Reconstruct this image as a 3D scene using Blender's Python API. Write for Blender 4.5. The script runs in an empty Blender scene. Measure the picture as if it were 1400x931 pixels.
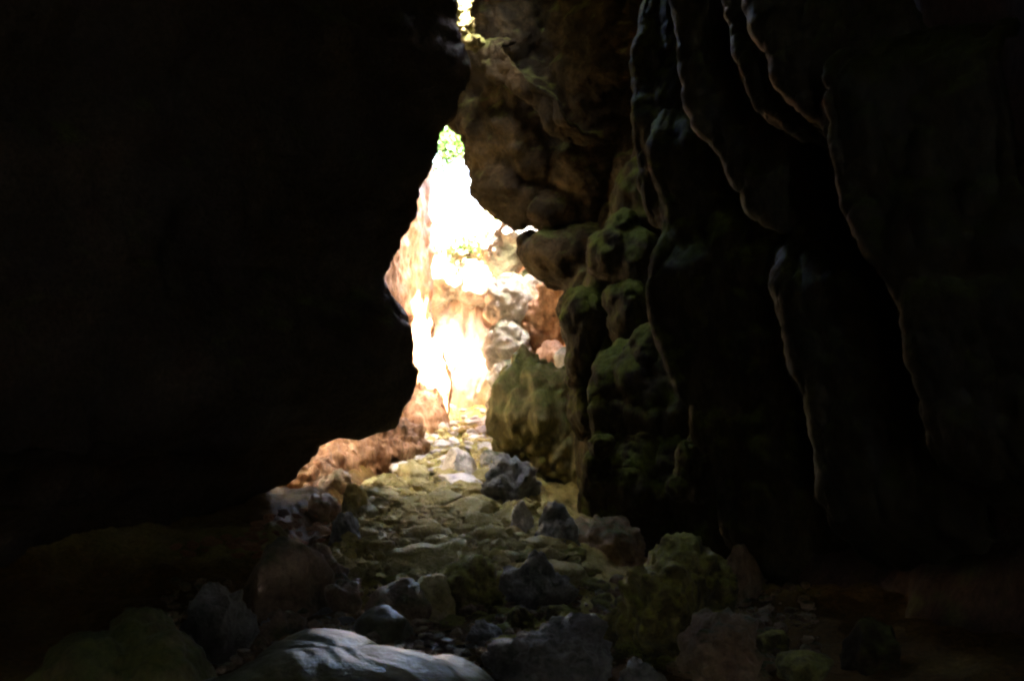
import bpy, bmesh, math, random
import numpy as np
from mathutils import Vector, Matrix

# ------------------------------------------------------------------ camera, sky, sun, exposure
SC = bpy.context.scene
COL = SC.collection
K = 0.9326 / 1400.0          # metres per photo pixel at one metre
CAMZ = 1.6

cam_d = bpy.data.cameras.new("camera")
cam_d.sensor_width = 36
cam_d.lens = 18 / 0.4663
cam_d.clip_start = 0.05
cam_d.clip_end = 500
cam = bpy.data.objects.new("camera", cam_d)
COL.objects.link(cam)
cam.location = (0, 0, CAMZ)
cam.rotation_euler = (math.radians(90), 0, 0)
SC.camera = cam

SUN_EL, SUN_AZ = 60.0, 50.0      # the sun stands high behind the viewer, a little to the right
sd = Vector((math.sin(math.radians(SUN_AZ)) * math.cos(math.radians(SUN_EL)),
             -math.cos(math.radians(SUN_AZ)) * math.cos(math.radians(SUN_EL)),
             math.sin(math.radians(SUN_EL))))          # towards the sun
W = bpy.data.worlds.new("World")
SC.world = W
W.use_nodes = True
nt = W.node_tree
sky = nt.nodes.new("ShaderNodeTexSky")
sky.sky_type = 'NISHITA'
sky.sun_disc = False
sky.sun_elevation = math.radians(SUN_EL)
sky.sun_rotation = math.atan2(sd.x, sd.y)
sky.air_density = 0.7
sky.dust_density = 4.0
sky.ozone_density = 0.4
bg = nt.nodes["Background"]
bg.inputs[1].default_value = 0.15
nt.links.new(sky.outputs[0], bg.inputs[0])
W.cycles.sampling_method = 'MANUAL'
W.cycles.sample_map_resolution = 512

sl = bpy.data.lights.new("sun", 'SUN')
sl.energy = 5.0
sl.angle = math.radians(0.5)
sl.color = (1.0, 0.97, 0.92)
so = bpy.data.objects.new("sun", sl)
COL.objects.link(so)
so.rotation_euler = sd.to_track_quat('Z', 'Y').to_euler()
so.location = (0, 10, 30)

SC.view_settings.view_transform = 'Standard'
SC.view_settings.look = 'None'
SC.view_settings.gamma = 1
SC.view_settings.use_curve_mapping = False
SC.view_settings.exposure = 7.0
SC.cycles.max_bounces = 7
SC.cycles.diffuse_bounces = 6
SC.cycles.glossy_bounces = 3
SC.cycles.use_denoising = True
SC.cycles.sample_clamp_indirect = 3.0
SC.cycles.filter_width = 2.4
SC.cycles.pixel_filter_type = 'BLACKMAN_HARRIS'

# ------------------------------------------------------------------ noise
_r = np.random.RandomState(11)
_perm = _r.permutation(256)
_perm = np.concatenate([_perm, _perm, _perm])
_g = _r.normal(size=(256, 3)); _g /= np.linalg.norm(_g, axis=1)[:, None]

def perlin(P):
    P = np.asarray(P, dtype=np.float64)
    i = np.floor(P).astype(int); f = P - i
    i &= 255
    u = f * f * f * (f * (f * 6 - 15) + 10)
    out = np.zeros(len(P))
    for dx in (0, 1):
        for dy in (0, 1):
            for dz in (0, 1):
                h = _perm[_perm[_perm[(i[:, 0] + dx) & 255] + ((i[:, 1] + dy) & 255)] + ((i[:, 2] + dz) & 255)]
                g = _g[h]
                d = g[:, 0] * (f[:, 0] - dx) + g[:, 1] * (f[:, 1] - dy) + g[:, 2] * (f[:, 2] - dz)
                w = (u[:, 0] if dx else 1 - u[:, 0]) * (u[:, 1] if dy else 1 - u[:, 1]) * (u[:, 2] if dz else 1 - u[:, 2])
                out += w * d
    return out * 1.5

def fbm(P, oct=4, lac=2.03, gain=0.5):
    P = np.asarray(P, float); a = 1; s = 0
    for o in range(oct):
        s = s + a * perlin(P + 17.3 * o); P = P * lac; a *= gain
    return s

def billow(P, oct=3, lac=2.1, gain=0.45):
    P = np.asarray(P, float); a = 1; s = 0
    for o in range(oct):
        s = s + a * np.abs(perlin(P + 9.1 * o)) * 2; P = P * lac; a *= gain
    return s - 0.6

def worley(P, jit=0.9):
    P = np.asarray(P, float); i = np.floor(P).astype(int)
    f1 = np.full(len(P), 9.0); f2 = np.full(len(P), 9.0); idv = np.zeros(len(P))
    for dx in (-1, 0, 1):
        for dy in (-1, 0, 1):
            for dz in (-1, 0, 1):
                c = i + np.array([dx, dy, dz]); ci = c & 255
                h = _perm[_perm[_perm[ci[:, 0]] + ci[:, 1]] + ci[:, 2]]
                pt = c + 0.5 + jit * 0.5 * _g[h]
                d = np.linalg.norm(P - pt, axis=1)
                nearer = d < f1
                f2 = np.where(nearer, f1, np.minimum(f2, d))
                idv = np.where(nearer, h / 255.0, idv)
                f1 = np.where(nearer, d, f1)
    return f1, f2, idv

# ------------------------------------------------------------------ materials
def rock_mat(name, cols, scale=2.0, rough=0.75, bump=0.5, moss=0.0, moss_col=(0.07, 0.075, 0.02), stretch=1.0,
             spec=0.35, fine=30.0, wet=0.0, bdist=0.03, pit=0.6):
    m = bpy.data.materials.new(name); m.use_nodes = True
    n = m.node_tree.nodes; l = m.node_tree.links
    b = n["Principled BSDF"]
    tc = n.new("ShaderNodeTexCoord"); mp = n.new("ShaderNodeMapping")
    mp.inputs['Scale'].default_value = (1, 1, stretch)
    l.new(tc.outputs['Object'], mp.inputs[0])
    n1 = n.new("ShaderNodeTexNoise"); n1.inputs['Scale'].default_value = scale; n1.inputs['Detail'].default_value = 8
    n1.inputs['Roughness'].default_value = 0.65; n1.inputs['Distortion'].default_value = 0.6
    l.new(mp.outputs[0], n1.inputs[0])
    cr = n.new("ShaderNodeValToRGB")
    e = cr.color_ramp.elements
    k = len(cols)
    e[0].position = 0.3; e[0].color = (*cols[0], 1)
    e[1].position = 0.7; e[1].color = (*cols[-1], 1)
    for q in range(1, k - 1):
        x = e.new(0.3 + 0.4 * q / (k - 1)); x.color = (*cols[q], 1)
    l.new(n1.outputs[0], cr.inputs[0])
    out = cr.outputs[0]
    # speckle of dirt and mineral grains
    n2 = n.new("ShaderNodeTexNoise"); n2.inputs['Scale'].default_value = fine; n2.inputs['Detail'].default_value = 5
    n2.inputs['Roughness'].default_value = 0.7
    l.new(mp.outputs[0], n2.inputs[0])
    mr = n.new("ShaderNodeMapRange"); mr.inputs[1].default_value = 0.3; mr.inputs[2].default_value = 0.7
    mr.inputs[3].default_value = 0.6; mr.inputs[4].default_value = 1.35
    l.new(n2.outputs[0], mr.inputs[0])
    mx = n.new("ShaderNodeMix"); mx.data_type = 'RGBA'; mx.blend_type = 'MULTIPLY'; mx.inputs[0].default_value = 1
    l.new(out, mx.inputs[6]); l.new(mr.outputs[0], mx.inputs[7])
    out = mx.outputs[2]
    if moss > 0:
        geo = n.new("ShaderNodeNewGeometry"); sp = n.new("ShaderNodeSeparateXYZ"); l.new(geo.outputs['Normal'], sp.inputs[0])
        n3 = n.new("ShaderNodeTexNoise"); n3.inputs['Scale'].default_value = scale * 1.7 + 0.7; n3.inputs['Detail'].default_value = 6
        l.new(tc.outputs['Object'], n3.inputs[0])
        ad = n.new("ShaderNodeMath"); ad.operation = 'MULTIPLY_ADD'; ad.inputs[1].default_value = 0.35
        l.new(sp.outputs[2], ad.inputs[0]); l.new(n3.outputs[0], ad.inputs[2])
        r3 = n.new("ShaderNodeMapRange"); r3.inputs[1].default_value = 0.72 - 0.35 * moss; r3.inputs[2].default_value = 0.95 - 0.35 * moss
        l.new(ad.outputs[0], r3.inputs[0])
        m3 = n.new("ShaderNodeMix"); m3.data_type = 'RGBA'
        l.new(r3.outputs[0], m3.inputs[0]); l.new(out, m3.inputs[6])
        gr = n.new("ShaderNodeMix"); gr.data_type = 'RGBA'; gr.blend_type = 'MULTIPLY'; gr.inputs[0].default_value = 1
        gr.inputs[6].default_value = (*moss_col, 1); l.new(mr.outputs[0], gr.inputs[7])
        l.new(gr.outputs[2], m3.inputs[7])
        out = m3.outputs[2]
    l.new(out, b.inputs['Base Color'])
    if wet > 0:
        rr = n.new("ShaderNodeMapRange"); rr.inputs[1].default_value = 0.35; rr.inputs[2].default_value = 0.65
        rr.inputs[3].default_value = rough - wet; rr.inputs[4].default_value = rough
        l.new(n1.outputs[0], rr.inputs[0]); l.new(rr.outputs[0], b.inputs['Roughness'])
    else:
        b.inputs['Roughness'].default_value = rough
    b.inputs['Specular IOR Level'].default_value = spec
    # bump: lumps + grain + pits
    vo = n.new("ShaderNodeTexVoronoi"); vo.inputs['Scale'].default_value = fine * 0.45
    l.new(mp.outputs[0], vo.inputs[0])
    sm = n.new("ShaderNodeMath"); sm.operation = 'MULTIPLY_ADD'; sm.inputs[1].default_value = pit
    l.new(vo.outputs[0], sm.inputs[0]); l.new(n2.outputs[0], sm.inputs[2])
    s2 = n.new("ShaderNodeMath"); s2.operation = 'MULTIPLY_ADD'; s2.inputs[1].default_value = 2.0
    l.new(n1.outputs[0], s2.inputs[0]); l.new(sm.outputs[0], s2.inputs[2])
    bp = n.new("ShaderNodeBump"); bp.inputs['Strength'].default_value = bump; bp.inputs['Distance'].default_value = bdist
    l.new(s2.outputs[0], bp.inputs['Height']); l.new(bp.outputs[0], b.inputs['Normal'])
    return m

M = {}
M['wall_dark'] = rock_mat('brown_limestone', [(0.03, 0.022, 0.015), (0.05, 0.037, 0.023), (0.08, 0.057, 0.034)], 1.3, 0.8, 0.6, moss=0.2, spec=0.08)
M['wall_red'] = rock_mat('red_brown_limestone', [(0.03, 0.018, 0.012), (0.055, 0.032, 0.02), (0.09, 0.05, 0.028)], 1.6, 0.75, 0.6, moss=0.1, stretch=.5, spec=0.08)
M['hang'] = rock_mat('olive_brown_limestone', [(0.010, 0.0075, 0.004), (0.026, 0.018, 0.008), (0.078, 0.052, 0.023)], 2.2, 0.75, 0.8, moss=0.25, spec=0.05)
M['orange'] = rock_mat('orange_flowstone', [(0.09, 0.052, 0.028), (0.22, 0.115, 0.055), (0.34, 0.205, 0.115)], 2.4, 0.6, 0.6, stretch=.35, spec=0.15)
M['orange_far'] = rock_mat('rust_flowstone', [(0.22, 0.14, 0.09), (0.40, 0.22, 0.12), (0.52, 0.38, 0.27)], 2.2, 0.6, 0.5, stretch=.4, spec=0.15)
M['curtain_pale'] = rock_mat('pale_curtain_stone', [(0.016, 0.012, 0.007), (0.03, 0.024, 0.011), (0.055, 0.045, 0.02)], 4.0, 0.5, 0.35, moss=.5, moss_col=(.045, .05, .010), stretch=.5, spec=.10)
M['white'] = rock_mat('white_flowstone', [(0.55, 0.48, 0.38), (0.72, 0.66, 0.56), (0.8, 0.77, 0.7)], 2.0, 0.5, 0.4, stretch=.3)
M['brow'] = rock_mat('tan_gorge_rock', [(0.12, 0.10, 0.065), (0.26, 0.21, 0.14), (0.42, 0.36, 0.27)], 2.6, 0.7, 0.8, moss=.3, moss_col=(.12, .15, .03))
M['bounce_pale'] = rock_mat('cream_bounce_stone', [(0.45, 0.36, 0.24), (0.6, 0.48, 0.3), (0.68, 0.58, 0.42)], 2.0, 0.6, 0.5, stretch=.4)  # bright colour for the added wall that bounces light
M['grey'] = rock_mat('grey_limestone', [(0.22, 0.20, 0.16), (0.40, 0.37, 0.31), (0.6, 0.57, 0.5)], 3.0, 0.6, 0.7, moss=0.3, moss_col=(0.10, 0.11, 0.04))
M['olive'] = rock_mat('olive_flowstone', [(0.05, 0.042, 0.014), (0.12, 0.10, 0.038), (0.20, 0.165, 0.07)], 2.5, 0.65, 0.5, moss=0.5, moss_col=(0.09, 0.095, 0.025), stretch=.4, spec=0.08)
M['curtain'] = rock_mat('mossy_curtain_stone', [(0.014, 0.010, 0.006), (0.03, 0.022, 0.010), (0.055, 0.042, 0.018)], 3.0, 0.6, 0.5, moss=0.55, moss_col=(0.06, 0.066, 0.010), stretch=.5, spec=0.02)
M['bed'] = rock_mat('streambed_crust', [(0.24, 0.18, 0.05), (0.52, 0.41, 0.13), (0.7, 0.56, 0.24)], 2.6, 0.78, 0.6, moss=0.5, moss_col=(0.34, 0.29, 0.08), wet=.0, bdist=.04, spec=0.08)
M['stone_tan'] = rock_mat('tan_stone', [(0.24, 0.18, 0.06), (0.5, 0.40, 0.16), (0.68, 0.57, 0.34)], 4.0, 0.65, 0.7, moss=0.35, moss_col=(0.35, 0.29, 0.09), wet=.05, spec=0.15)
M['stone_green'] = rock_mat('mossy_stone', [(0.055, 0.04, 0.016), (0.16, 0.13, 0.04), (0.33, 0.29, 0.09)], 6.0, 0.65, 1.0, moss=0.35, moss_col=(0.30, 0.29, 0.06), wet=.15, spec=0.15)
M['stone_pale'] = rock_mat('pale_stone', [(0.35, 0.30, 0.24), (0.52, 0.46, 0.38), (0.66, 0.62, 0.54)], 4.0, 0.55, 0.6)
M['stone_dark'] = rock_mat('dark_grey_stone', [(0.11, 0.10, 0.08), (0.22, 0.205, 0.165), (0.36, 0.33, 0.27)], 6.0, 0.6, 1.2, wet=.2)
M['stone_brown'] = rock_mat('brown_stone', [(0.15, 0.10, 0.055), (0.27, 0.18, 0.10), (0.40, 0.28, 0.16)], 3.0, 0.6, 0.8, moss=.15, wet=.15, spec=0.15)
M['wet'] = rock_mat('wet_flowstone', [(0.05, 0.043, 0.022), (0.09, 0.078, 0.042), (0.14, 0.12, 0.07)], 2.0, 0.46, 0.45, moss=.6, moss_col=(.09, .085, .03), spec=.18, wet=.16, stretch=1.0, bdist=.02)
M['shelf'] = rock_mat('red_gravel', [(0.24, 0.11, 0.05), (0.42, 0.20, 0.085), (0.55, 0.32, 0.14)], 5.0, 0.7, 1.0, spec=0.15)

def leaf_mat(name, c1, c2):
    m = bpy.data.materials.new(name); m.use_nodes = True
    n = m.node_tree.nodes; l = m.node_tree.links; b = n["Principled BSDF"]
    oi = n.new("ShaderNodeNewGeometry"); mx = n.new("ShaderNodeMix"); mx.data_type = 'RGBA'
    l.new(oi.outputs['Random Per Island'], mx.inputs[0]); mx.inputs[6].default_value = (*c1, 1); mx.inputs[7].default_value = (*c2, 1)
    l.new(mx.outputs[2], b.inputs['Base Color']); b.inputs['Roughness'].default_value = .5
    tr = n.new("ShaderNodeBsdfTranslucent"); l.new(mx.outputs[2], tr.inputs[0])
    ms = n.new("ShaderNodeMixShader"); ms.inputs[0].default_value = .4
    l.new(b.outputs[0], ms.inputs[1]); l.new(tr.outputs[0], ms.inputs[2]); l.new(ms.outputs[0], n["Material Output"].inputs[0])
    return m
M['leaf'] = leaf_mat('leaf_green', (0.04, 0.10, 0.012), (0.09, 0.17, 0.03))
M['bark'] = rock_mat('bark', [(0.06, 0.045, 0.03), (0.12, 0.09, 0.06)], 8, .9, .6)

def mud_shade_mask(m, mud_shade=(.24, .155, .11)):
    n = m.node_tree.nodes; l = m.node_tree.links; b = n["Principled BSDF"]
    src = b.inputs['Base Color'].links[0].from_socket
    at = n.new("ShaderNodeAttribute"); at.attribute_name = 'dry_lit'
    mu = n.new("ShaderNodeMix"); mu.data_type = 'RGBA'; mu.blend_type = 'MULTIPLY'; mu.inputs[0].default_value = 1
    mu.inputs[7].default_value = (*mud_shade, 1); l.new(src, mu.inputs[6])
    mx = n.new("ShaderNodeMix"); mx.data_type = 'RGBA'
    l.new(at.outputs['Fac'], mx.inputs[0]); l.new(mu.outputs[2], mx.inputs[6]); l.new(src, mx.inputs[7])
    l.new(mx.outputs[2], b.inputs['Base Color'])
mud_shade_mask(M['bed'])  # darkens ground off the heap: brown mud plus shade painted into the colour
# ------------------------------------------------------------------ helpers
def P(px, py, Y):
    return np.array([(px - 700) * K * Y, Y, CAMZ - (py - 465.5) * K * Y])

def mesh_obj(name, V, F, mat, parent=None, loc=None, smooth=True):
    V = np.asarray(V, float)
    me = bpy.data.meshes.new(name)
    if loc is not None: V = V - np.asarray(loc)
    me.from_pydata([tuple(v) for v in V], [], [tuple(int(i) for i in f) for f in F])
    me.materials.append(mat)
    if smooth: me.shade_smooth()
    me.update()
    o = bpy.data.objects.new(name, me)
    if loc is not None: o.location = tuple(loc)
    COL.objects.link(o)
    if parent is not None: o.parent = parent
    return o

def tag(o, label, cat, group=None, kind=None):
    o['label'] = label; o['category'] = cat
    if group: o['group'] = group
    if kind: o['kind'] = kind
    return o

def grid_faces(nu, nv, flip=False):
    i = np.arange(nu - 1)[:, None] * nv + np.arange(nv - 1)[None, :]
    i = i.ravel()
    f = np.stack([i, i + 1, i + nv + 1, i + nv], 1)
    return f[:, ::-1] if flip else f

def grid_normals(G):
    du = np.gradient(G, axis=0); dv = np.gradient(G, axis=1)
    n = np.cross(du, dv); n /= (np.linalg.norm(n, axis=2)[:, :, None] + 1e-9)
    return n

def smooth_interp(x, xp, fp):
    """monotone-ish cosine-free linear interpolation, softened"""
    x = np.asarray(x, float)
    return np.interp(x, xp, fp)

def resample(pts, n):
    pts = np.asarray(pts, float)
    d = np.r_[0, np.cumsum(np.linalg.norm(np.diff(pts, axis=0), axis=1))]
    t = np.linspace(0, d[-1], n)
    out = np.stack([np.interp(t, d, pts[:, k]) for k in range(pts.shape[1])], 1)
    for _ in range(max(1, n // 40)):
        out[1:-1] = (out[:-2] + 2 * out[1:-1] + out[2:]) / 4
    return out

def eval_mesh(o):
    dg = bpy.context.evaluated_depsgraph_get(); dg.update()
    me = bpy.data.meshes.new_from_object(o.evaluated_get(dg))
    n = len(me.vertices)
    V = np.empty(n * 3); me.vertices.foreach_get('co', V); V = V.reshape(-1, 3)
    N = np.empty(n * 3); me.vertices.foreach_get('normal', N); N = N.reshape(-1, 3)
    return me, V, N

def blob(name, parts, vox, mat, disp=None, smooth=6, parent=None):
    """parts: (centre, radii, (rx,ry,rz) degrees). union -> voxel skin -> displaced."""
    bm = bmesh.new()
    for p in parts:
        c, r = p[0], p[1]; rot = p[2] if len(p) > 2 else (0, 0, 0)
        mt = Matrix.Translation(Vector(c)) @ Matrix.Rotation(math.radians(rot[2]), 4, 'Z') @ Matrix.Rotation(math.radians(rot[1]), 4, 'Y') \
            @ Matrix.Rotation(math.radians(rot[0]), 4, 'X') @ Matrix.Diagonal((*r, 1))
        bmesh.ops.create_icosphere(bm, subdivisions=4, radius=1, matrix=mt)
    me0 = bpy.data.meshes.new("tmp"); bm.to_mesh(me0); bm.free()
    o = bpy.data.objects.new("tmp", me0); COL.objects.link(o)
    rm = o.modifiers.new("r", 'REMESH'); rm.mode = 'VOXEL'; rm.voxel_size = vox
    if smooth:
        s = o.modifiers.new("s", 'SMOOTH'); s.iterations = smooth; s.factor = .5
    me, V, N = eval_mesh(o)
    bpy.data.objects.remove(o); bpy.data.meshes.remove(me0)
    if disp is not None:
        V = V + N * disp(V, N)[:, None]
    loc = np.array([V[:, 0].mean(), V[:, 1].mean(), V[:, 2].min()])
    me.vertices.foreach_set('co', (V - loc).ravel()); me.update()
    me.name = name; me.materials.clear(); me.materials.append(mat); me.shade_smooth()
    ob = bpy.data.objects.new(name, me); ob.location = tuple(loc); COL.objects.link(ob)
    if parent is not None: ob.parent = parent
    return ob

def d_flow(amp, f, zs=.2, fine=.3, seed=0):
    def fn(V, N):
        q = V * np.array([f, f, f * zs]) + seed
        wob = np.stack([perlin(V * 1.1 + 3.3 + seed), perlin(V * 1.1 + 8.1), np.zeros(len(V))], 1) * .5
        return amp * billow(q + wob, 2) + .16 * amp * billow(q * 3.3 + wob, 2) + amp * fine * fbm(V * f * 2.2 + 5, 3)
    return fn

def d_rough(amp, f, seed=0):
    def fn(V, N):
        return amp * (fbm(V * f + seed, 5, gain=.55) + .5 * billow(V * f * 1.7 + seed, 3))
    return fn

# rocks -------------------------------------------------------------
_ico = {}
def ico(sub):
    if sub not in _ico:
        bm = bmesh.new(); bmesh.ops.create_icosphere(bm, subdivisions=sub, radius=1)
        bm.verts.ensure_lookup_table()
        _ico[sub] = (np.array([v.co[:] for v in bm.verts]), [[v.index for v in f.verts] for f in bm.faces]); bm.free()
    return _ico[sub]

def rock_verts(rad, seed, cuts=7, rough=.12, sub=4, round_=False):
    rs = np.random.RandomState(seed)
    D, F = ico(sub)
    V = D.copy()
    if not round_:
        for _ in range(cuts):
            n = rs.normal(size=3); n[2] *= .8; n /= np.linalg.norm(n); d = rs.uniform(.5, .85)
            s = V @ n
            V = V - np.outer(np.maximum(s - d, 0) * .9, n)
    V = V * (1 + .25 * perlin(D * 1.3 + seed)[:, None])
    V = V * np.array(rad)
    sz = float(np.mean(rad))
    ln = np.linalg.norm(V, axis=1)[:, None]
    nn = V / np.maximum(ln, 1e-6)
    dd = rough * sz * (fbm(V / sz * 2.0 + seed * 3.7, 4, gain=.55) + .6 * billow(V / sz * 3.1 + seed, 3))
    return V + nn * dd[:, None], F

def rock(name, loc, rad, mat, label, cat='rock', group=None, seed=0, rot=0, tilt=0, **kw):
    V, F = rock_verts(rad, seed, **kw)
    o = mesh_obj(name, V, F, mat)
    o.location = tuple(float(a) for a in loc); o.rotation_euler = (math.radians(tilt), math.radians(tilt * .6), math.radians(rot))
    return tag(o, label, cat, group)

# ------------------------------------------------------------------ ground
YS = [-6, 3, 5, 6.3, 7, 7.7, 9, 12, 16, 20, 27]
ZS = [.0, -.02, -.05, -.08, -.05, .10, .15, .22, .34, .42, .6]
LE = ([-6, 5, 6.5, 7.6, 9, 12, 15, 20], [-1.2, -1.2, -1.3, -1.25, -1.38, -1.2, -1.15, -1.3])   # left foot of the heap
RE = ([-6, 5, 6.5, 7.6, 9, 12, 15, 20], [1.0, 1.0, .35, .45, .42, .02, -.15, -.3])

def sstep(x, a, b):
    t = np.clip((x - a) / (b - a), 0, 1); return t * t * (3 - 2 * t)

def ground_base(x, y):
    x = np.asarray(x, float); y = np.asarray(y, float)
    z = np.interp(y, YS, ZS)
    le = np.interp(y, *LE); re = np.interp(y, *RE)
    far = sstep(y, 6.9, 7.8)
    gut_l = sstep(x, le + .05, le - .25) * (1 - sstep(x, le - .25, le - .5)) * far
    z = z - .16 * gut_l
    z = z - (.22 * far * (1 - sstep(y, 11, 14))) * sstep(x, re - .1, re + .45)
    shelf = sstep(x, le - .25, le - .5) * far
    z = z + shelf * .04
    z = z + .25 * sstep(x, 1.6, 3.2) + .3 * sstep(-x, 2.6, 4.2) * (1 - sstep(y, 8.5, 10)) - .25 * sstep(-x, 1.5, 2.2) * sstep(y, 10, 11)
    return z

def ground_hit(px, py):
    """where the sight line through a photo point meets the ground"""
    ys = np.linspace(3.2, 24, 2600)
    xs = (px - 700) * K * ys; zs = CAMZ - (py - 465.5) * K * ys
    g = ground_base(xs, ys)
    i = int(np.argmax(zs <= g)) if (zs <= g).any() else len(ys) - 1
    return np.array([xs[i], ys[i], g[i]])

def build_ground():
    xs = np.unique(np.r_[np.linspace(-12, -3.4, 30), np.linspace(-3.4, 3.2, 270), np.linspace(3.2, 12, 30)])
    ys = np.unique(np.r_[np.linspace(-8, 3.4, 30), np.linspace(3.4, 12, 330), np.linspace(12, 21, 170), np.linspace(21, 40, 30)])
    X, Y = np.meshgrid(xs, ys, indexing='ij')
    x = X.ravel(); y = Y.ravel()
    z = ground_base(x, y)
    Q = np.stack([x, y * .8, np.zeros_like(x)], 1)
    wob = np.stack([perlin(Q * 1.7), perlin(Q * 1.7 + 40), np.zeros_like(x)], 1) * .35
    f1, f2, idv = worley(Q * 3.2 + wob)
    f1b, f2b, idb = worley(Q * 8.0 + wob * 2 + 31)
    le = np.interp(y, *LE); re = np.interp(y, *RE)
    heap = sstep(y, 6.6, 7.7) * (1 - sstep(y, 20, 22)) * sstep(x, le - .3, le) * (1 - .6 * sstep(x, re, re + .4))
    flat = 1 - sstep(y, 6.8, 7.4)
    cob = np.minimum(f2 - f1, .45) / .45
    cob2 = np.minimum(f2b - f1b, .5) / .5
    z = z + heap * (.06 * (cob ** .6) * (.35 + idv) + .03 * cob2 * (.3 + idb) + .05 * fbm(Q * 4, 4) + .05 * perlin(Q * 1.2 + 5) + .035 * (.5 - np.abs(fbm(Q * 7 + 3, 4, gain=.6))) - .07)
    z = z + (1 - heap) * (.03 * fbm(Q * 3, 4) + .02 * cob2 * (1 - .6 * flat) - .01)
    # broken little terraces across the bed
    tz = np.sin(y * 9 + 5 * perlin(Q * 1.1) + x * 1.5)
    z = z + heap * .012 * tz
    # hidden outer rim rises into the surrounding rock
    z = z + (1 - heap) * .05 * (cob ** .7) * (.3 + idv) * sstep(y, 5.5, 6.5)
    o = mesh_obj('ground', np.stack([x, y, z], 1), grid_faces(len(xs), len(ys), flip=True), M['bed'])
    at = o.data.attributes.new('dry_lit', 'FLOAT', 'POINT')  # high on pale crust, low on mud and where shade is painted in
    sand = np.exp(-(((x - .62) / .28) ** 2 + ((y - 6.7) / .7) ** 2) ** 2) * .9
    shelf = sstep(y, 7.2, 7.8) * (1 - sstep(y, 9.5, 10.5)) * sstep(-x, 1.3, 1.6) * .6  # paler ground colour stands in for light missing on the left shelf
    shady = sstep(-x, 1.05, 1.25) * sstep(y, 8.2, 8.6) * (1 - sstep(y, 12.5, 13.2))  # shade painted into the ground colour beside the buttress
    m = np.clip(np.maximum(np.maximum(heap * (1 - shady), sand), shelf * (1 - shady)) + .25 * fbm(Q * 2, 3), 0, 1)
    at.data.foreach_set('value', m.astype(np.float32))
    tag(o, 'uneven crusted streambed rising from the foreground to the cave mouth', 'ground', kind='structure')
build_ground()

# ------------------------------------------------------------------ the cave shell
def wall(name, mat, plan, zlo, zhi, nu, nv, shape, flip, label, disp):
    pl = resample(plan, nu)
    tz = np.linspace(0, 1, nv)
    G = np.zeros((nu, nv, 3))
    z = zlo + (zhi - zlo) * tz
    G[:, :, 0] = pl[:, 0][:, None]; G[:, :, 1] = pl[:, 1][:, None]; G[:, :, 2] = z[None, :]
    G = shape(G)
    N = grid_normals(G)
    if flip: N = -N
    V = G.reshape(-1, 3); NN = N.reshape(-1, 3)
    V = V + NN * disp(V, NN)[:, None]
    o = mesh_obj(name, V, grid_faces(nu, nv, flip), mat)
    tag(o, label, 'cave wall', kind='structure')
    return o

# outline of the dark left buttress: photo (px,row) read at 9.5 m
SIL = [(-250, 600), (-60, 625), (0, 634), (30, 630), (60, 640), (90, 652), (120, 642), (160, 624), (190, 606), (225, 594), (260, 583), (300, 570),
       (340, 551), (380, 532), (400, 541), (430, 562), (455, 574), (480, 569), (510, 573), (545, 570), (565, 558), (584, 544), (592, 500), (602, 448), (622, 432), (650, 412), (680, 350), (740, 300), (900, 270)]
sz_ = np.array([CAMZ - (r - 465.5) * K * 9.5 for r, p in SIL])[::-1]
sx_ = np.array([(p - 700) * K * 9.5 for r, p in SIL])[::-1]
def left_shape(G):
    z = G[:, :, 2]; y = G[:, :, 1]
    off = np.interp(z, sz_, sx_) - (-.9)
    infl = np.exp(-((y - 9.5) / 2.4) ** 2)
    lo = np.minimum(off, 0) * .6 * (z < .9)
    G[:, :, 0] += off * infl + lo * (1 - infl)
    return G
def left_disp(V, N):
    near = np.exp(-((V[:, 1] - 9.5) / .5) ** 2)
    big = .22 * fbm(V * .9 + 4, 3) * (1 - near)
    return big + .045 * billow(V * np.array([3, 3, 1.8]) + 2, 3) + .035 * fbm(V * 6, 5, gain=.6)
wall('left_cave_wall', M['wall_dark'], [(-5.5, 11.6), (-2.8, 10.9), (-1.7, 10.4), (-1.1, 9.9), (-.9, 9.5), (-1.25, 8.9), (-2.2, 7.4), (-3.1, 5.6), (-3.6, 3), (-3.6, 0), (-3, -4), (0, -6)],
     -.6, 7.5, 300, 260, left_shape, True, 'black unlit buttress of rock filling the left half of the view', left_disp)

def right_shape(G):
    z = G[:, :, 2]
    G[:, :, 0] += .25 * np.sin(z * 1.3) + .12 * (z - 2)
    return G
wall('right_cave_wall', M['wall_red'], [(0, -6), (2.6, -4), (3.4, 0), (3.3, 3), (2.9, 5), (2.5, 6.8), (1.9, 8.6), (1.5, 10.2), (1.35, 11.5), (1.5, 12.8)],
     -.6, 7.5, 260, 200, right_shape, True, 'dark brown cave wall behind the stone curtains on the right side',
     lambda V, N: .2 * fbm(V * np.array([.9, .9, .5]) + 9, 3) + .07 * billow(V * np.array([2.6, 2.6, .7]), 3))

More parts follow.
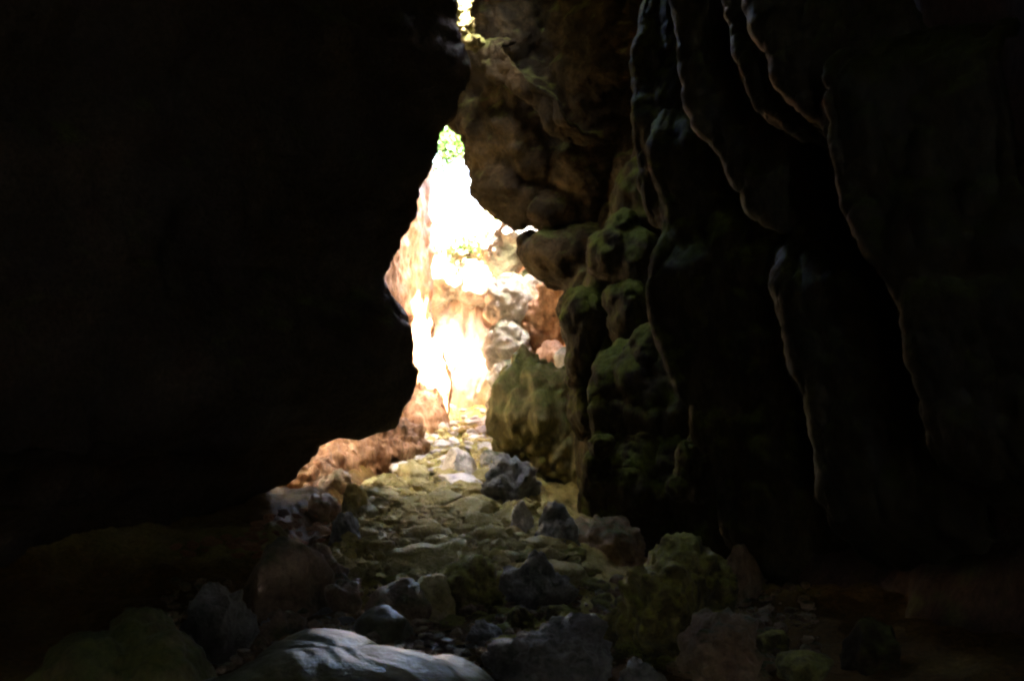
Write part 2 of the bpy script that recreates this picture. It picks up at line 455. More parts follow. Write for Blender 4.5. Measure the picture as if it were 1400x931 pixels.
def nil(G): return G
wall('far_left_wall', M['orange'], [(-1.9, 13.6), (-1.62, 13.9), (-1.55, 14.6), (-1.4, 16), (-1.3, 17.5), (-1.45, 19), (-1.9, 21)],
     -.2, 6.2, 220, 170, nil, True, 'orange fluted flowstone wall lit beside the cave mouth, left of the white cascade',
     lambda V, N: .12 * billow(V * np.array([1.8, 1.8, .5]) + 2, 3) + .04 * fbm(V * 6, 3))
wall('bounce_wall', M['bounce_pale'], [(-3.9, 10.4), (-3.35, 11.2), (-3.15, 12.6), (-2.8, 13.5), (-2.2, 13.7), (-1.8, 13.55), (-1.7, 14.2)],  # unseen reflector wall, added to throw sunlight back at the heap
     -.2, 6.2, 160, 120, nil, True, 'added pale wall, unseen behind the black buttress, bouncing sunlight onto the heap',
     lambda V, N: .12 * billow(V * np.array([1.8, 1.8, .6]) + 6, 3) + .04 * fbm(V * 6, 3))
def fr_shape(G):
    z = G[:, :, 2]
    G[:, :, 2] = z = z * (1 - .36 * sstep(G[:, :, 1], 17.6, 18.4))
    G[:, :, 0] += -.12 * np.sin(z * 2.2 + 1) + .16 * np.clip(z - 2.4, 0, 3)
    return G
wall('far_right_wall', M['orange_far'], [(3, 12.4), (1.3, 12.9), (.95, 13.8), (.75, 15), (.45, 16.4), (.1, 17.8), (-.1, 19), (-.3, 20.5), (-.2, 22)],
     -.2, 5.4, 240, 190, fr_shape, False, 'rust coloured rock wall beyond the hanging rock, right of the white cascade',
     lambda V, N: .13 * billow(V * np.array([2.2, 2.2, 1.5]) + 12, 3) + .06 * fbm(V * 5, 3))
def back_shape(G):
    z = G[:, :, 2]
    G[:, :, 1] += .25 * np.sin(z * 1.7) + .12 * z
    return G
def back_disp(V, N):
    return .18 * billow(V * np.array([1.8, 1.8, 1.4]) + 5, 4) + .06 * fbm(V * 6, 3)
wall('back_rock_wall', M['brow'], [(-4, 21.2), (-1.9, 21), (-1.0, 20.9), (-.1, 20.8), (1, 21), (4, 21)], -.2, 3.9, 200, 160, back_shape, True,
     'pale lumpy rock face closing the gorge outside the cave mouth', back_disp)

def build_ceiling():
    xs = np.linspace(-9, 9, 180); ys = np.linspace(-7, 18.3, 260)
    X, Y = np.meshgrid(xs, ys, indexing='ij')
    x = X.ravel(); y = Y.ravel()
    z = 5.6 + 0 * x - .05 * x * x * 0
    Q = np.stack([x, y, 0 * x], 1)
    z = z - .25 * billow(Q * .8, 3) + .2 * fbm(Q * 1.3, 3)
    V = np.stack([x, y, z], 1)
    F = grid_faces(len(xs), len(ys))
    c = V[F].mean(1)
    edge = .25 * perlin(c * 1.3)
    hole1 = (c[:, 1] > 9.75 + edge) & (c[:, 1] < 10.9 + edge) & (c[:, 0] < .1 + edge) & (c[:, 0] > -1.7)  # unseen roof opening, added to bring daylight down on the heap
    hole2 = (c[:, 1] > 9.7 + edge) & (c[:, 1] < 13.4 + edge) & (c[:, 0] < -.9 + edge) & (c[:, 0] > -3.4)
    notch = (c[:, 1] > 13.9 + edge) & (c[:, 1] < 15.8 + edge) & (c[:, 0] > .05 + edge)  # unseen roof opening, added to brighten the rocks right of the cascade
    F = F[~(hole1 | notch)]
    o = mesh_obj('ceiling', V, F, M['wall_dark'])
    md = o.modifiers.new('thick', 'SOLIDIFY'); md.thickness = .25; md.offset = -1
    tag(o, 'dark lumpy rock ceiling of the cave chamber', 'cave ceiling', kind='structure')
build_ceiling()

# ------------------------------------------------------------------ hanging rock right of the light
def px(px_, py_, Y): return P(px_, py_, Y)
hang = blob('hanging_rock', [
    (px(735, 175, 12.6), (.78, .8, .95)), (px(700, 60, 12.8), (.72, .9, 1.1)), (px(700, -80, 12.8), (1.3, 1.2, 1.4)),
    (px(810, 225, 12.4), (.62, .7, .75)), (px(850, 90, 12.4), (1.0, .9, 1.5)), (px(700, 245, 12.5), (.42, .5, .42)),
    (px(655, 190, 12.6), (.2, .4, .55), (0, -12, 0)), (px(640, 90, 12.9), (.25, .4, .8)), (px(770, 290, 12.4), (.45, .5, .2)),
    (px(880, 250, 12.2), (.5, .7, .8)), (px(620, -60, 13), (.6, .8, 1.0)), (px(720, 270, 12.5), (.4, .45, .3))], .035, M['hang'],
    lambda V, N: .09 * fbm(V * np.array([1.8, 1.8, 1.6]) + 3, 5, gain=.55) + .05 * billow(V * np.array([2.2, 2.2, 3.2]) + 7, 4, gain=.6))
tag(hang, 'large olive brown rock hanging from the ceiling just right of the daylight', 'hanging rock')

# dark overhang and rocks beneath it
o = blob('overhang_rock', [(px(800, 350, 12.3), (.75, .6, .4)), (px(845, 420, 12.0), (.65, .6, .6)), (px(742, 345, 12.9), (.3, .5, .2), (0, 15, 0)), (px(870, 320, 12.2), (.5, .6, .6))],
         .035, M['hang'], d_rough(.06, 2.6, 2))
tag(o, 'dark rock ledge overhanging the rust patch, under the hanging rock', 'rock ledge')
o = blob('flowstone_bulge', [
    (px(748, 568, 12.3), (.56, .5, .56)), (px(706, 556, 12.4), (.3, .4, .38)), (px(782, 625, 12.2), (.42, .45, .42)), (px(812, 668, 12.0), (.34, .4, .4)),
    (px(718, 520, 12.5), (.27, .35, .26)), (px(830, 590, 12.0), (.4, .5, .8)), (px(700, 600, 12.5), (.2, .3, .22))], .028, M['olive'],
    d_flow(.10, 3.6, .16, .35, 3))
tag(o, 'olive flowstone bulge with vertical flutes at the foot of the right wall', 'flowstone')
o = blob('knobbly_rock', [
    (px(698, 415, 15.3), (.34, .4, .42)), (px(695, 475, 15.1), (.33, .4, .40)), (px(712, 520, 14.6), (.42, .4, .3)), (px(730, 395, 15.6), (.3, .35, .25)),
    (px(690, 345, 16), (.3, .4, .35)), (px(718, 318, 15.8), (.4, .4, .32)), (px(750, 325, 15.6), (.35, .4, .3)), (px(695, 560, 15), (.3, .4, .5))], .03, M['grey'],
    lambda V, N: .05 * billow(V * 4.2, 2) + .02 * fbm(V * 9, 3))
tag(o, 'knobbly grey rock column between the white cascade and the rust patch', 'rock column')
o = blob('rust_rock', [
    (px(745, 440, 15.2), (.36, .3, .4), (0, 20, 0)), (px(752, 500, 14.6), (.22, .25, .32), (0, 10, 0)), (px(720, 420, 15.3), (.2, .25, .3)), (px(775, 400, 15), (.4, .4, .3))],
    .028, M['orange_far'], d_rough(.08, 3.4, 5))
tag(o, 'rust coloured rock glowing in the light between grey column and dark lobes', 'rock')
o = blob('grey_boss', [(px(778, 492, 13.6), (.18, .22, .16)), (px(768, 520, 13.5), (.16, .2, .14))], .02, M['grey'], d_rough(.02, 6, 1), 3)
tag(o, 'small pale grey boss under the rust rock, beside the dark lobes', 'rock')

# white sunlit cascade at the back
parts = []
for i, (a, b, c, r) in enumerate([(605, 415, 20.9, .26), (640, 410, 20.8, .30), (622, 470, 20.6, .42), (655, 470, 20.6, .3), (600, 500, 20.6, .3), (632, 530, 20.3, .5), (665, 525, 20.3, .28), (610, 540, 20.4, .35), (640, 440, 20.7, .4)]):
    parts.append((px(a, b, c), (r, .35, r * 1.7)))
o = blob('flowstone_cascade', parts, .04, M['white'], d_flow(.07, 4, .15, .3, 7))
tag(o, 'dazzling white flowstone cascade in full daylight at the cave mouth', 'flowstone')
o = blob('cascade_cap', [(px(600, 380, 20.3), (.5, .45, .45)), (px(648, 385, 20.4), (.42, .4, .5)), (px(622, 345, 20.6), (.75, .5, .4)), (px(575, 330, 20.3), (.4, .4, .8)), (px(660, 330, 20.5), (.5, .5, .5))],
         .04, M['brow'], d_rough(.11, 2.2, 8))
tag(o, 'tan rock brow above the white cascade with leaves growing on it', 'rock')

# left orange formations
o = blob('rounded_flowstone', [(px(585, 535, 16.5), (.34, .8, .75)), (px(572, 580, 15.8), (.42, .7, .5)), (px(592, 500, 17), (.2, .5, .4))], .03, M['orange'], d_flow(.05, 4, .2, .4, 1))
tag(o, 'rounded orange flowstone dome rising at left of the lit path', 'flowstone')
o = blob('fluted_flowstone', [(px(545, 612, 12.9), (.34, .5, .3)), (px(510, 618, 12.6), (.3, .45, .32)), (px(478, 628, 12.3), (.3, .45, .36)), (px(452, 650, 12.0), (.3, .45, .4)), (px(422, 668, 11.6), (.3, .4, .36))],
         .02, M['orange'], d_flow(.09, 5.5, .2, .3, 4))
tag(o, 'low fluted orange flowstone lobes tucked under the black buttress', 'flowstone')

# ------------------------------------------------------------------ stone curtains on the right
def curtain(name, edge, w, r0, mat, label, ang=-37, knob=.5, seed=0, n=150, back=1.0, kf=5.0):
    E = resample([P(*e) for e in edge], n)
    rs = np.linspace(0, 1, n)
    taper = np.clip(np.minimum(rs, 1 - rs) / .06, 0, 1) ** .5
    kn = perlin(np.stack([E[:, 2] * kf, rs * 0, rs * 0 + seed], 1))
    kn2 = np.abs(perlin(np.stack([E[:, 2] * kf * .6, rs * 0 + 4, rs * 0 + seed], 1))) * 2
    r = .65 * r0 * (.65 + knob * kn2 + .4 * knob * kn) * (.25 + .75 * taper)
    fa = math.radians(ang); fd = np.array([math.cos(fa), math.sin(fa)])
    ba = math.radians(52); bd = np.array([math.cos(ba), math.sin(ba)])
    sec = []
    nb, nn, nf = 16, 22, 50
    G = np.zeros((n, nb + nn + nf, 3))
    a0 = fa - math.pi / 2; a1 = ba + math.pi / 2 - 2 * math.pi      # arc angles from front tangent round the nose to back tangent
    arc = np.linspace(a1 + 2 * math.pi, a0 + 2 * math.pi, nn)
    cen = E[:, :2] + np.stack([r, 0 * r], 1)
    for k in range(nb):
        t = 1 - k / nb
        G[:, k, :2] = cen + r[:, None] * np.array([math.cos(arc[0]), math.sin(arc[0])]) + bd * (w * back * t)
    for k in range(nn):
        G[:, nb + k, :2] = cen + r[:, None] * np.array([math.cos(arc[k]), math.sin(arc[k])])
    for k in range(nf):
        t = (k + 1) / nf
        G[:, nb + nn + k, :2] = cen + r[:, None] * np.array([math.cos(arc[-1]), math.sin(arc[-1])]) + fd * (w * t)
    G[:, :, 2] = E[:, 2][:, None]
    # the ends sink away into the wall behind
    end = np.clip(np.minimum(rs + .05, 1 - rs) / .16, 0, 1)
    sink = (1 - end * (2 - end))[:, None] * .45
    G[:, :, 0] += sink; G[:, :, 1] += sink * .6
    N = grid_normals(G).reshape(-1, 3)
    V = G.reshape(-1, 3)
    cc = V - np.repeat(cen[:, None, :], G.shape[1], 1).reshape(-1, 2).mean(0).tolist().__add__([0]) if False else None
    dd = .05 * billow(V * np.array([3.2, 3.2, 1.1]) + seed, 3) + .02 * fbm(V * 9 + seed, 3)
    V = V + N * dd[:, None]
    nu, nv = n, nb + nn + nf
    F = grid_faces(nu, nv).tolist()
    loc = E[-1]
    o = mesh_obj(name, V, F, mat, loc=loc)
    # closed, thick: the fin's far edges bend together inside the wall
    md = o.modifiers.new('thick', 'SOLIDIFY'); md.thickness = .05; md.offset = 0
    return tag(o, label, 'rock curtain', 'stone curtains hanging down the right wall')

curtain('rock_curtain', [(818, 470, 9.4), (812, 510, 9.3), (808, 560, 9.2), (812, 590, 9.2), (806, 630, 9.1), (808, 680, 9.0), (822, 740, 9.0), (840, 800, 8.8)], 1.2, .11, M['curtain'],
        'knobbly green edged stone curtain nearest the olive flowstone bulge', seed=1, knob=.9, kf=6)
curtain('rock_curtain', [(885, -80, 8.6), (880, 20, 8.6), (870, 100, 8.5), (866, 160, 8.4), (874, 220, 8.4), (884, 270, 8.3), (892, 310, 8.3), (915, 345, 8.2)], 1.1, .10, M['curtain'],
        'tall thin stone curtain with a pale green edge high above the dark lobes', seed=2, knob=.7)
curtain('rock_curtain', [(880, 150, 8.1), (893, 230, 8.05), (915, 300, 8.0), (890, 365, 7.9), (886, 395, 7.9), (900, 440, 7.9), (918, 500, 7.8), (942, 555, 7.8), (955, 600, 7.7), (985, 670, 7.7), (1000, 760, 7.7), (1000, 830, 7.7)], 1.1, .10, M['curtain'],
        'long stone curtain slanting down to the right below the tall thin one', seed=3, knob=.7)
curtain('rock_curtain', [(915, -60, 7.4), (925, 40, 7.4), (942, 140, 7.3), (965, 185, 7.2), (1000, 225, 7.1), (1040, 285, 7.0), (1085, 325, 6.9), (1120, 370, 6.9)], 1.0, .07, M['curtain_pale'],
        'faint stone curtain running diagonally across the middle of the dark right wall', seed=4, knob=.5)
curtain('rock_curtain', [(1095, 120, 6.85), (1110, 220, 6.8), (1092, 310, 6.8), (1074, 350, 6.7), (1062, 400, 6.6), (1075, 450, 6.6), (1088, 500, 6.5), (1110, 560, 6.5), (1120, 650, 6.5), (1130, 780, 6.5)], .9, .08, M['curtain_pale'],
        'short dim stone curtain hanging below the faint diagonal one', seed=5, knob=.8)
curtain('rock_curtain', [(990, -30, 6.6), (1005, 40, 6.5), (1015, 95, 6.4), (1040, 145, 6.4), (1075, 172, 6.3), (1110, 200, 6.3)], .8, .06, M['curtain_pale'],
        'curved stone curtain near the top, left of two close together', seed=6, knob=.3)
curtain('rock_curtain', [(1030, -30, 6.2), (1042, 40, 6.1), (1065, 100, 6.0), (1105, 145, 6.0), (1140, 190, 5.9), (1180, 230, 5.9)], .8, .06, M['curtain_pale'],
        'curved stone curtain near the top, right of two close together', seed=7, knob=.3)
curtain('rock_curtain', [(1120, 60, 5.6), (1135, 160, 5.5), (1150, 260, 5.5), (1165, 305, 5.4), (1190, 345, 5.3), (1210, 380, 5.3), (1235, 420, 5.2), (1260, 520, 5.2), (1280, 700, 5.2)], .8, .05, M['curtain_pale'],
        'faint stone curtain farthest right on the black wall', seed=8, knob=.4)

o = blob('wall_shoulder', [(px(870, 430, 10.7), (.5, .5, .9)), (px(850, 600, 10.6), (.45, .5, .9)), (px(880, 740, 10.2), (.5, .5, .6)), (px(835, 510, 10.6), (.3, .4, .5)), (px(840, 680, 10.3), (.35, .4, .5)), (px(900, 300, 10.8), (.5, .5, .7))],
         .03, M['curtain'], d_flow(.06, 2.6, .3, .5, 11))
tag(o, 'dark swelling of the right wall behind the rounded lobes and the knobbly curtain', 'rock wall')
curtain('rock_curtain', [(650, 60, 11.75), (672, 95, 11.7), (700, 122, 11.6), (732, 142, 11.55), (743, 165, 11.5), (748, 195, 11.5)], .28, .04, M['hang'],
        'thin raised rib curving down across the face of the hanging rock', seed=9, knob=.3, back=.4)
def lobe(name, items, vox, label, mat='curtain', seed=0, amp=.018, f=4):
    o = blob(name, [(px(a, b, Y), r, (0, t, 0)) for a, b, Y, r, t in items], vox, M[mat], lambda V, N: d_flow(amp * 1.5, f, .35, .4, seed)(V, N) + d_rough(amp, 5, seed)(V, N), 3)
    return tag(o, label, 'stone lobe', 'rounded stone lobes on the right wall')
lobe('stone_lobe', [(800, 440, 10.4, (.23, .35, .34), 0), (793, 480, 10.3, (.14, .25, .32), 0), (785, 415, 10.5, (.12, .2, .14), 0)], .02, 'biggest dark rounded lobe with a mossy top, right of the rust rock', seed=1)
lobe('stone_lobe', [(836, 350, 10.2, (.24, .35, .26), 15), (848, 320, 10.3, (.16, .3, .24), 20), (870, 370, 10.1, (.25, .35, .4), 0)], .02, 'upper dark lobe with a slanting shoulder above the biggest lobe', seed=2)
lobe('stone_lobe', [(840, 410, 9.9, (.10, .2, .14), 10), (862, 430, 9.9, (.2, .3, .35), 0)], .018, 'small round lobe beside the biggest lobe, nearer the wall', seed=3)
lobe('stone_lobe', [(792, 518, 10.4, (.12, .18, .1), 0), (800, 560, 10.4, (.16, .25, .3), 0)], .016, 'little pale lobe just above the top of the knobbly curtain', seed=4)
lobe('stone_lobe', [(864, 505, 9.3, (.09, .18, .25), 0), (895, 520, 9.2, (.25, .3, .5), 0)], .02, 'dim upright lobe between the knobbly curtain and the long slanting one', seed=5)
lobe('stone_lobe', [(938, 622, 7.7, (.07, .12, .1), 0), (932, 648, 7.7, (.05, .1, .12), 0), (928, 668, 7.65, (.07, .1, .09), 15), (955, 640, 7.8, (.12, .2, .25), 0)], .012, 'green drip lobe at the bottom end of the long slanting curtain', seed=6, amp=.012, f=8)
lobe('stone_lobe', [(822, 610, 9.0, (.1, .16, .1), 0), (815, 640, 9.0, (.08, .13, .13), 0), (835, 665, 9.05, (.12, .2, .3), 0)], .016, 'round green lobe halfway down the knobbly curtain', seed=7, amp=.02, f=6)
lobe('stone_lobe', [(800, 740, 8.6, (.14, .2, .14), 25), (830, 760, 8.6, (.3, .3, .3), 0)], .018, 'brown foot of rock jutting left under the knobbly curtain', seed=8, amp=.03, f=6, mat='stone_brown')
o = blob('lit_knob', [(px(632, 12, 10.9), (.07, .12, .14)), (px(637, 38, 10.9), (.09, .12, .11)), (px(645, 58, 10.9), (.1, .12, .08)), (px(630, -40, 11), (.14, .2, .35))], .012, M['olive'], d_rough(.045, 7, 3), 3)
tag(o, 'small pale rock knob lit at the very top where the two rock masses meet', 'rock')

# ------------------------------------------------------------------ boulders with a place of their own
def stone(name, px_, py_, wpx, hpx, mat, label, cat='boulder', seed=0, rot=0, dep=1.0, group=None, sink=.85, **kw):
    """px_,py_: middle of the stone's foot in the photo; wpx,hpx: its seen size"""
    g = ground_hit(px_, py_)
    Y = g[1]; rx = wpx * K * Y / 2; rz = hpx * K * Y / 2 / (1 - sink * .5)
    ry = rx * dep
    dep *= 1.3; ry = rx * dep
    c = (g[0], g[1] + ry * .75, g[2] + rz * (1 - sink))
    return rock(name, c, (rx, ry, rz), M[mat], label, cat, group, seed, rot, **kw)

stone('boulder', 925, 905, 200, 150, 'stone_green', 'big mossy boulder with a humped top right of the green sand', seed=3, dep=1.0, sub=6, rough=.16, cuts=5, rot=0)
stone('boulder', 1000, 940, 120, 90, 'stone_brown', 'dark boulder leaning on the right side of the big mossy boulder', seed=5, dep=.9, sub=5, rough=.17, tilt=15)
stone('boulder', 770, 940, 190, 75, 'stone_dark', 'long dark layered boulder in the near right of the stream bed', seed=8, dep=.6, sub=5, rough=.18, cuts=8, tilt=-8)
stone('boulder', 745, 838, 120, 72, 'stone_dark', 'wide black boulder with green top at the front of the rubble heap', seed=12, dep=.7, sub=5, rough=.18)
stone('boulder', 640, 842, 110, 70, 'stone_green', 'mossy square boulder at the front middle of the rubble heap', seed=14, dep=.7, sub=5, rough=.14)
stone('boulder', 590, 850, 70, 55, 'stone_tan', 'smooth pillow shaped boulder with a green cap in front of the heap', seed=15, dep=.8, sub=4, rough=.06, round_=True)
stone('boulder', 545, 855, 95, 50, 'stone_brown', 'smooth brown pillow shaped boulder left of the green capped one', seed=16, dep=.8, sub=4, rough=.06, round_=True)
stone('boulder', 470, 840, 60, 52, 'stone_brown', 'angular brown boulder with a pale rim behind the wet flowstone', seed=17, dep=.7, rough=.12, rot=30)
stone('boulder', 430, 828, 90, 80, 'stone_brown', 'dark brown block with a lit upper edge at the left foot of the heap', seed=18, dep=.8, sub=5, rough=.12, rot=20)
stone('boulder', 385, 850, 130, 95, 'stone_brown', 'dark smooth boulder in the shade left of the brown block', seed=19, dep=.8, sub=4, rough=.08, cuts=5)
stone('boulder', 290, 905, 95, 120, 'stone_dark', 'tall grey ribbed boulder at the left edge of the stream', seed=21, dep=.7, sub=5, rough=.14, rot=15)
stone('boulder', 372, 885, 75, 48, 'stone_brown', 'low brown boulder between the ribbed boulder and the wet flowstone', seed=22, dep=.8, rough=.14)
stone('boulder', 698, 692, 95, 66, 'stone_dark', 'dark grey jagged boulder below the olive flowstone bulge', seed=24, dep=.8, sub=5, rough=.2)
stone('boulder', 712, 732, 42, 42, 'stone_pale', 'pale upright wedge shaped stone in front of the dark grey boulder', seed=25, dep=.7, rough=.08, cuts=9)
stone('boulder', 756, 748, 70, 56, 'stone_dark', 'dark slanting boulder right of the pale wedge', seed=26, dep=.8, rough=.15, tilt=20)
stone('boulder', 628, 655, 62, 38, 'stone_pale', 'pale humped boulder in the middle of the lit path', seed=27, dep=.8, rough=.1)
stone('boulder', 622, 668, 70, 14, 'stone_pale', 'low pale slab at the foot of the pale humped boulder', seed=28, dep=1.2, rough=.08)
stone('boulder', 672, 640, 36, 30, 'grey', 'round grey boulder at the right edge of the lit path', seed=29, dep=.8, rough=.12)
stone('boulder', 765, 868, 62, 34, 'stone_green', 'flat topped bright green boulder on the green sand', seed=31, dep=.8, rough=.12)
stone('boulder', 715, 870, 45, 40, 'stone_green', 'dark mossy stone left of the bright green boulder', seed=32, dep=.8, rough=.15)
stone('boulder', 660, 888, 60, 30, 'stone_dark', 'dark flat stone in front of the mossy square boulder', seed=33, dep=.8, rough=.12)
stone('boulder', 700, 905, 70, 30, 'stone_green', 'low mossy stone above the long dark layered boulder', seed=34, dep=.8, rough=.14)
stone('boulder', 1062, 895, 50, 30, 'stone_green', 'small mossy stone low in the dark right of the leaning boulder', seed=35, dep=.8, rough=.12)
stone('boulder', 1110, 938, 90, 34, 'stone_green', 'low green topped stone at the bottom edge, far right of the stream', seed=36, dep=.8, rough=.1)
stone('boulder', 1010, 830, 70, 80, 'stone_brown', 'dim brown boulder behind the big mossy boulder', seed=37, dep=.8, rough=.12)
stone('boulder', 1205, 920, 90, 60, 'hang', 'dim round boulder in the bottom right corner', seed=38, dep=.8, rough=.1)
stone('boulder', 880, 940, 80, 26, 'stone_dark', 'grey lumpy stone at the bottom edge below the big mossy boulder', seed=39, dep=.8, rough=.2)
stone('boulder', 432, 712, 60, 46, 'stone_brown', 'dark red brown boulder on the left shelf below the fluted flowstone', seed=43, dep=.9, rough=.2)
stone('boulder', 455, 672, 46, 30, 'stone_brown', 'brown boulder tucked directly under the fluted flowstone', seed=44, dep=.9, rough=.2)
stone('boulder', 480, 705, 44, 42, 'stone_tan', 'tan boulder at the upper left corner of the rubble heap', seed=41, dep=.8, rough=.15)
stone('boulder', 470, 745, 50, 44, 'stone_dark', 'dark boulder on the left slope of the rubble heap', seed=42, dep=.8, rough=.15)

# shiny wet stone
stone('cobble', 520, 880, 78, 42, 'wet', 'rounded wet boulder with a white glint behind the flowstone', seed=45, dep=.8, rough=.05, round_=True)

wm = bpy.data.materials.new('stream_water'); wm.use_nodes = True
wb = wm.node_tree.nodes['Principled BSDF']; wb.inputs['Base Color'].default_value = (.03, .028, .018, 1); wb.inputs['Roughness'].default_value = .12
wn = wm.node_tree.nodes.new('ShaderNodeTexNoise'); wn.inputs['Scale'].default_value = 14
wbp = wm.node_tree.nodes.new('ShaderNodeBump'); wbp.inputs['Strength'].default_value = .25; wbp.inputs['Distance'].default_value = .02
wm.node_tree.links.new(wn.outputs[0], wbp.inputs['Height']); wm.node_tree.links.new(wbp.outputs[0], wb.inputs['Normal'])
ta = np.linspace(0, 2 * math.pi, 49)[:-1]
rw = 1 + .25 * perlin(np.stack([np.cos(ta) * 1.5, np.sin(ta) * 1.5, ta * 0], 1))
V = np.stack([-.15 + .75 * rw * np.cos(ta), 5.7 + .8 * rw * np.sin(ta), 0 * ta - .075], 1)
o = mesh_obj('water', V, [list(range(48))], wm)
tag(o, 'shallow film of stream water beside the wet flowstone', 'water', kind='structure')
# wet flowstone in the foreground
o = blob('wet_flowstone', [
    (px(440, 1000, 4.9), (.42, .65, .42), (0, -6, 0)), (px(470, 1035, 4.6), (.8, .5, .44)), (px(590, 1015, 4.8), (.36, .55, .36), (0, 8, 0)), (px(400, 985, 5.1), (.26, .5, .3)),
    (px(330, 1050, 4.6), (.5, .5, .38)), (px(640, 1060, 4.8), (.3, .4, .34))], .012, M['wet'],
    lambda V, N: .009 * billow(np.stack([V[:, 0] * 5 + V[:, 1] * 4 + perlin(V * 2) * 1.5, V[:, 1] * .8 - V[:, 0] * .5, V[:, 2] * 2], 1), 2) + .03 * fbm(V * 2.2, 2), 5)
tag(o, 'wide wet flowstone hump shining at the bottom of the view', 'flowstone')
o = blob('fluted_mound', [(px(170, 975, 5.2), (.25, .4, .5), (0, 15, 0)), (px(220, 985, 5.0), (.25, .35, .4)), (px(130, 1000, 5.0), (.32, .4, .45))], .02, M['olive'], d_flow(.03, 6, .3, .4, 2), 4)
tag(o, 'brown fluted mound barely lit at the bottom left', 'flowstone')

# ------------------------------------------------------------------ the rubble: one of each kind, then copies
rng = random.Random(5)
def rubble_kind(name, mat, seed, label, group, **kw):
    V, F = rock_verts((1, .85, .55), seed, sub=3, **kw)
    o = mesh_obj(name, V, F, M[mat]); o['label'] = label; o['category'] = 'stone'; o['group'] = group
    return o
kinds = []
gA = 'tan stones of the rubble heap'
gB = 'pale stones along the lit path'
gC = 'mossy stones at the foot of the heap'
gD = 'small red stones on the left shelf'
def scatter(name, mat, label, group, n, pick, size, seeds, **kw):
    protos = [rubble_kind(name, mat, s, label, group, **kw) for s in seeds]
    used = [False] * len(protos); placed = []
    tries = 0
    while len(placed) < n and tries < n * 40:
        tries += 1
        a, b = pick()
        g = ground_hit(a, b); s = size(g[1])
        if any((g[0] - q[0]) ** 2 + (g[1] - q[1]) ** 2 < (.75 * (s + q[2])) ** 2 for q in placed): continue
        placed.append((g[0], g[1], s))
        k = rng.randrange(len(protos))
        if not used[k]: o = protos[k]; used[k] = True
        else:
            o = protos[k].copy(); COL.objects.link(o)
        sc = s * rng.uniform(.8, 1.2)
        o.scale = (sc, sc * rng.uniform(.7, 1.1), sc * rng.uniform(.55, 1.0))
        o.location = (g[0], g[1], g[2] + .02 * sc + .02); o.rotation_euler = (rng.uniform(-.15, .3), rng.uniform(-.2, .2), rng.uniform(0, 6.28))
    for p, u in zip(protos, used):
        if not u: bpy.data.objects.remove(p)
def edge_pick(r0, r1, l0, l1, a0, a1):
    def f():
        b = rng.uniform(r0, r1); t = (b - r0) / (r1 - r0)
        return rng.uniform(l0 + (l1 - l0) * t, a0 + (a1 - a0) * t), b
    return f
scatter('stone', 'stone_tan', 'tan or mossy stone, one of many jumbled over the rubble heap', gA, 100, edge_pick(655, 790, 510, 480, 690, 780), lambda Y: rng.uniform(.09, .26), [51, 52, 53, 54, 55], rough=.24)
scatter('stone', 'stone_pale', 'pale stone, one of many strewn along the lit path', gB, 75, edge_pick(560, 650, 600, 540, 665, 690), lambda Y: rng.uniform(.07, .17), [61, 62, 63], rough=.1)
scatter('stone', 'stone_green', 'mossy stone, one of those along the foot of the rubble heap', gC, 45, edge_pick(750, 880, 480, 640, 800, 880), lambda Y: rng.uniform(.05, .14), [71, 72, 73], rough=.24)
scatter('stone', 'stone_green', 'craggy mossy stone, one of those in the near right of the stream bed', 'craggy stones in the near right of the stream', 30, edge_pick(835, 925, 690, 670, 900, 1050), lambda Y: rng.uniform(.05, .13), [74, 75, 76], rough=.26)
scatter('stone', 'shelf', 'small reddish stone, one of many on the dim shelf at the left', gD, 60, edge_pick(700, 765, 390, 200, 470, 440), lambda Y: rng.uniform(.03, .09), [81, 82, 83], rough=.14)
scatter('stone', 'stone_dark', 'small dark cobble, one of those beside the wet flowstone', 'dark cobbles beside the wet flowstone', 26, edge_pick(835, 900, 330, 260, 500, 420), lambda Y: rng.uniform(.03, .07), [91, 92, 93], rough=.08)

def debris(name, n, pick, size, mat, label, seed):
    rs = np.random.RandomState(seed); r2 = random.Random(seed)
    D, F = ico(1); F = np.array(F); VV = []; FF = []
    base = [rock_verts((1, .8, .6), 400 + k, sub=1, rough=.2)[0] for k in range(12)]
    for i in range(n):
        a, b = pick(r2); g = ground_hit(a, b); sc = size * (.4 + 2.4 * r2.random() ** 3)
        t = r2.uniform(0, 6.28); R = np.array([[math.cos(t), -math.sin(t), 0], [math.sin(t), math.cos(t), 0], [0, 0, 1]])
        v = (base[i % 12] * sc) @ R.T + g + np.array([0, 0, .03 + .2 * sc])
        VV.append(v); FF.append(F + i * len(D))
    o = mesh_obj(name, np.concatenate(VV), np.concatenate(FF), mat, smooth=False)
    tag(o, label, 'gravel', kind='stuff')
debris('gravel', 1500, lambda r: (lambda b: (r.uniform(600 - .75 * (b - 560), 670 + .6 * (b - 560)), b))(r.uniform(575, 800)), .032, M['stone_tan'], 'loose yellowish gravel covering the rubble heap and path', 3)
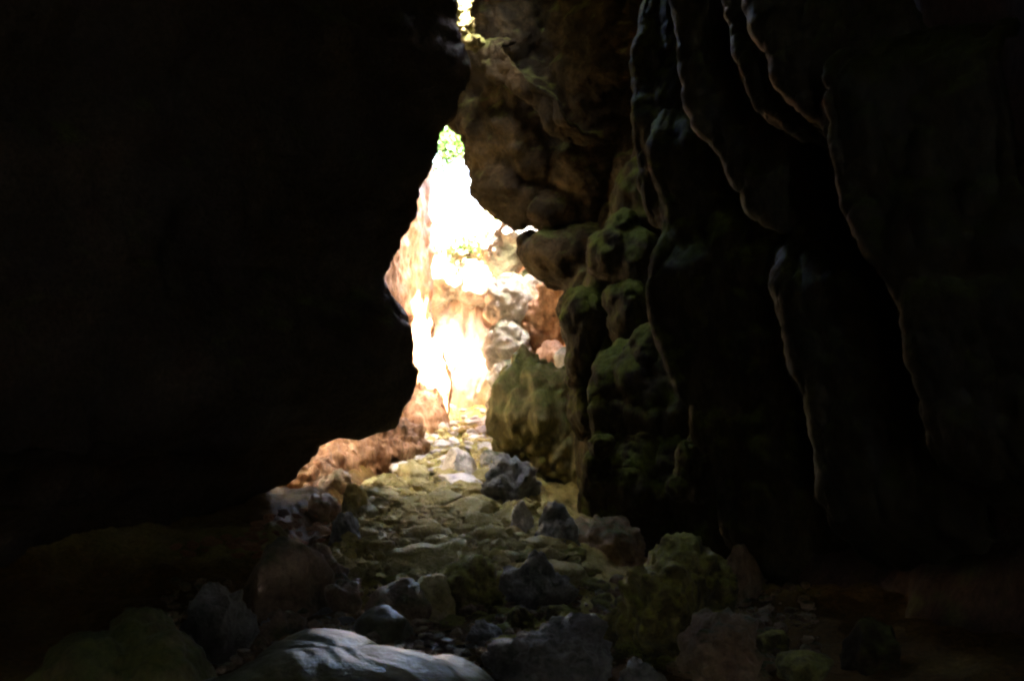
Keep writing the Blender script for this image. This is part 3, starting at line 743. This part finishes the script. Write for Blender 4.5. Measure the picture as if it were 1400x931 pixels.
debris('pebbles', 1500, lambda r: (r.uniform(220, 1120), r.uniform(800, 931)), .022, M['stone_brown'], 'brown pebbles strewn over the dark stream bed in front', 4)
# ------------------------------------------------------------------ greenery at the cave mouth
def leaves(name, centre, rad, n, size, mat, seed, parent=None):
    rs = np.random.RandomState(seed)
    cl = rs.normal(size=(max(3, n // 60), 3)) * .45
    V = []; F = []
    for i in range(n):
        c = cl[rs.randint(len(cl))] + rs.normal(size=3) * .22
        p = np.array(centre) + c * np.array(rad)
        a = rs.normal(size=3); a /= np.linalg.norm(a); b = np.cross(a, rs.normal(size=3)); b /= np.linalg.norm(b)
        s = size * rs.uniform(.6, 1.3); k = len(V)
        V += [p - a * s, p + b * s * .4 , p + a * s, p - b * s * .4]
        F.append((k, k + 1, k + 2, k + 3))
    return mesh_obj(name, V, F, mat, parent=parent)
def plant(label, centre, rad, n, size, seed, root):
    e = bpy.data.objects.new('shrub', None); COL.objects.link(e)
    tag(e, label, 'shrub', 'shrubs growing round the cave mouth')
    leaves('foliage', centre, rad, n, size, M['leaf'], seed, e)
    bm = bmesh.new()
    rs = np.random.RandomState(seed)
    for k in range(5):
        a = Vector(root); b = Vector(np.array(centre) + rs.normal(size=3) * np.array(rad) * .4)
        d = b - a
        mt = Matrix.Translation((a + b) / 2) @ d.to_track_quat('Z', 'Y').to_matrix().to_4x4()
        bmesh.ops.create_cone(bm, cap_ends=True, segments=6, radius1=.025, radius2=.008, depth=d.length, matrix=mt)
    me = bpy.data.meshes.new('stem'); bm.to_mesh(me); bm.free(); me.materials.append(M['bark'])
    s = bpy.data.objects.new('stem', me); COL.objects.link(s); s.parent = e
plant('sunlit leafy shrub in the top tip of the bright gap', px(615, 190, 22.5), (.8, .5, .55), 2600, .07, 1, px(600, 260, 22.4))
plant('leafy shrub on the brow above the white cascade', px(605, 318, 20.2), (.6, .3, .35), 500, .05, 2, px(605, 340, 20.4))
plant('small shrub at the right end of the brow under the hanging rock', px(645, 335, 20), (.35, .3, .3), 260, .05, 3, px(645, 350, 20.2))
